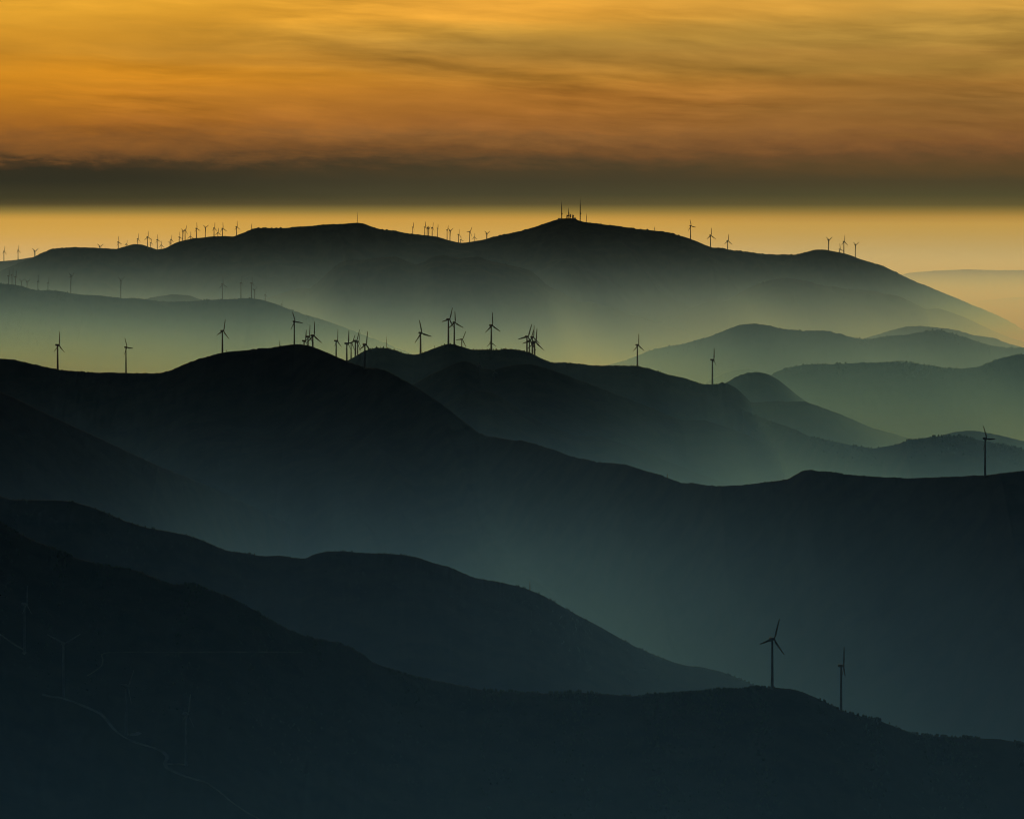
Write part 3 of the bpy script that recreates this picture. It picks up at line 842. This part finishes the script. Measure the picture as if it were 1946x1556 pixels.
right = [(520, 178, 152, 86), (480, 180, 152, 85), (450, 187, 152, 79), (425, 191, 151, 72), (413, 178, 138, 64), (405, 152, 122, 58), (396, 122, 103, 52), (389, 96, 85, 48), (370, 78, 72, 44), (345, 76, 66, 42),
         (328, 90, 70, 41), (312, 94, 71, 41), (295, 104, 74, 43), (270, 128, 86, 46), (240, 140, 96, 47), (200, 148, 105, 50), (160, 157, 110, 48), (130, 156, 117, 51), (100, 165, 123, 55), (75, 172, 132, 58), (40, 182, 140, 61), (12, 204, 153, 64), (-20, 200, 152, 68), (-120, 206, 164, 84)]
def vr(tab):
    f = w.new('ShaderNodeMapRange'); w.put(f.inputs['Value'], e2)
    f.inputs['From Min'].default_value, f.inputs['From Max'].default_value = E0, E1
    return w.ramp(f.outputs[0], [(V_(y), srgb(r, g, b)) for y, r, g, b in tab])
aw = w.m('ADD', az, w.m('MULTIPLY', c0(n_big), 4.0))
band = w.mix(w.smooth(aw, 0.0, 4.6), w.mix(w.smooth(aw, -4.8, 0.0), vr(left), vr(centre)), vr(right))
# thicker and thinner streaks let more or less light through
st = w.m('MULTIPLY', w.smooth(el, .45, 1.0), w.m('MULTIPLY', c0(n_str), w.m('MULTIPLY_ADD', n_pat, 1.25, .4)))
gain = w.m('ADD', 1.0, st)
vm = w.new('ShaderNodeVectorMath', operation='SCALE'); nt.links.new(band, vm.inputs[0]); nt.links.new(gain, vm.inputs['Scale'])
bg1 = w.new('ShaderNodeBackground'); nt.links.new(vm.outputs[0], bg1.inputs[0]); bg1.inputs[1].default_value = 1.0
sky = w.new('ShaderNodeTexSky', sky_type='NISHITA')
sky.sun_disc = False
sky.sun_elevation = SUN_EL
sky.sun_rotation = SUN_AZ
sky.altitude = 1200; sky.dust_density = 3.0; sky.ozone_density = 3.0
bg2 = w.new('ShaderNodeBackground'); nt.links.new(sky.outputs[0], bg2.inputs[0]); bg2.inputs[1].default_value = SKY_STRENGTH
# the lit cloud sheet covers the sunset quarter low down, clear dusk sky above and around
far_az = w.smooth(w.m('ABSOLUTE', az), 14.0, 60.0)
fac = w.m('MAXIMUM', w.smooth(el, 2.4, 9.0), far_az)
mixs = w.new('ShaderNodeMixShader'); nt.links.new(fac, mixs.inputs[0]); nt.links.new(bg1.outputs[0], mixs.inputs[1]); nt.links.new(bg2.outputs[0], mixs.inputs[2])
out = w.new('ShaderNodeOutputWorld'); nt.links.new(mixs.outputs[0], out.inputs[0])

sl = bpy.data.lights.new('sun', 'SUN'); sl.energy = SUN_STRENGTH; sl.angle = R_(0.6); sl.color = SUN_COL
so = bpy.data.objects.new('sun', sl); COL.objects.link(so)
sd = Vector((math.sin(SUN_AZ) * math.cos(SUN_EL), math.cos(SUN_AZ) * math.cos(SUN_EL), math.sin(SUN_EL)))
so.rotation_euler = sd.to_track_quat('Z', 'Y').to_euler()
so.location = (0, 0, 3000)

# ------------------------------------------------------------------ air
def air_box(name, lo, hi, mat):
    V = [(a, b, c) for c in (lo[2], hi[2]) for a, b in ((lo[0], lo[1]), (hi[0], lo[1]), (hi[0], hi[1]), (lo[0], hi[1]))]
    Q = [(3, 2, 1, 0), (4, 5, 6, 7), (0, 1, 5, 4), (1, 2, 6, 5), (2, 3, 7, 6), (3, 0, 4, 7)]
    return link(name, mesh_np(name, V, quads=Q, smooth=False), mat)

def vol(name):
    m = bpy.data.materials.new(name); m.use_nodes = True
    nt = m.node_tree
    for n_ in list(nt.nodes): nt.nodes.remove(n_)
    n = N(nt)
    o = n.new('ShaderNodeOutputMaterial'); v = n.new('ShaderNodeVolumePrincipled')
    nt.links.new(v.outputs[0], o.inputs['Volume'])
    v.inputs['Absorption Color'].default_value = (1, 1, 1, 1)
    v.inputs['Anisotropy'].default_value = ANISO
    return m, n, v

ANISO = 0.6
HAZE_DENSITY = 1.6e-7
m, n, v = vol('thin_haze')
v.inputs['Color'].default_value = (.45, .62, 1, 1)
v.inputs['Density'].default_value = HAZE_DENSITY
tag(air_box('haze', (-95000, -95000, -30), (95000, 95000, 1420), m), 'thin even haze filling the air', 'haze', None, 'stuff')

# mist settled in the valleys: thickest low down, thinning with height, more of it in some valleys than in others
# (ground distance km, density at the floor per m, height scale m, how much it thickens to the right)
MIST = [
    (3.0, 0.000653, 358, -0.52),
    (6.0, 0.000426, 334, -0.95),
    (8.2, 0.000316, 335, -0.35),
    (10.2, 0.00109, 283, 0.44),
    (13.0, 0.00253, 249, 0.54),
    (15.0, 0.00536, 215, 0.61),
    (17.0, 0.00789, 215, 0.54),
    (19.0, 0.0106, 291, -0.30),
    (21.5, 0.013, 315, -0.85),
    (24.0, 0.0118, 267, -0.43),
    (27.0, 0.0107, 323, 0.00),
    (30.5, 0.0235, 263, 0.40),
    (34.0, 0.02, 285, 0.18),
    (42.0, 0.0115, 275, 0.06),
    (50.0, 0.0115, 275, 0.03),
]
# (ground distance km, scattering colour)
MIST_COL = [
    (3.0, (0.067, 0.276, 1.0)),
    (9.0, (0.096, 0.289, 1.0)),
    (14.0, (0.126, 0.350, 1.0)),
    (19.0, (0.158, 0.418, 1.0)),
    (25.0, (0.270, 0.481, 1.0)),
    (31.0, (0.250, 0.504, 1.0)),
    (36.0, (0.450, 0.570, 1.0)),
]
MIST_FALL = 1.650
m, n, v = vol('valley_mist')
geo = n.new('ShaderNodeNewGeometry')
sepp = n.new('ShaderNodeSeparateXYZ'); n.t.links.new(geo.outputs['Position'], sepp.inputs[0])
YM = 62000.0
t = n.m('DIVIDE', sepp.outputs[1], YM)
DMAX, HMAX = max(a[1] for a in MIST), max(a[2] for a in MIST)
par = n.ramp(t, [(a[0] * 1000 / YM, (a[1] / DMAX, a[2] / HMAX, a[3] * .5 + .5)) for a in MIST])
colr = n.ramp(t, [(a[0] * 1000 / YM, a[1]) for a in MIST_COL])
ps = n.new('ShaderNodeSeparateColor'); n.t.links.new(par, ps.inputs[0])
hgt = n.m('MULTIPLY', ps.outputs[1], HMAX)
zr = n.m('POWER', n.m('DIVIDE', n.m('MAXIMUM', sepp.outputs[2], 0.0), hgt), MIST_FALL)
xs = n.m('MULTIPLY', n.m('MULTIPLY_ADD', ps.outputs[2], 2.0, -1.0), n.m('DIVIDE', n.m('MINIMUM', n.m('MAXIMUM', sepp.outputs[0], -2800.0), 2800.0), 2000.0))
dens = n.m('MULTIPLY', n.m('MULTIPLY', ps.outputs[0], DMAX), n.m('EXPONENT', n.m('SUBTRACT', xs, zr)))
# it drifts: banks and thinner lanes a few kilometres across
mp = n.new('ShaderNodeMapping'); n.t.links.new(geo.outputs['Position'], mp.inputs['Vector'])
mp.inputs['Scale'].default_value = (1 / 1500, 1 / 2600, 1 / 420)
drift = n.m('MULTIPLY_ADD', n.noise(mp.outputs[0], 1.0, 1.0, .5), 1.3, .35)
dens = n.m('MULTIPLY', dens, drift)
n.t.links.new(dens, v.inputs['Density']); n.t.links.new(colr, v.inputs['Color'])
tag(air_box('valley_mist', (-16000, 2500, -20), (16000, 61500, 1150), m), 'pale mist lying in the valleys between the ridges', 'mist', None, 'stuff')
m.cycles.volume_step_rate = 0.35

# ------------------------------------------------------------------ render settings
SC.render.engine = 'CYCLES'
SC.cycles.max_bounces = 6
SC.cycles.volume_bounces = 0
SC.cycles.filter_width = 1.15
SC.cycles.transparent_max_bounces = 16
SC.cycles.use_adaptive_sampling = False
SC.cycles.use_denoising = True
SC.view_settings.view_transform = 'Standard'
SC.view_settings.look = 'None'
SC.view_settings.exposure = 0.0
SC.view_settings.gamma = 1.0
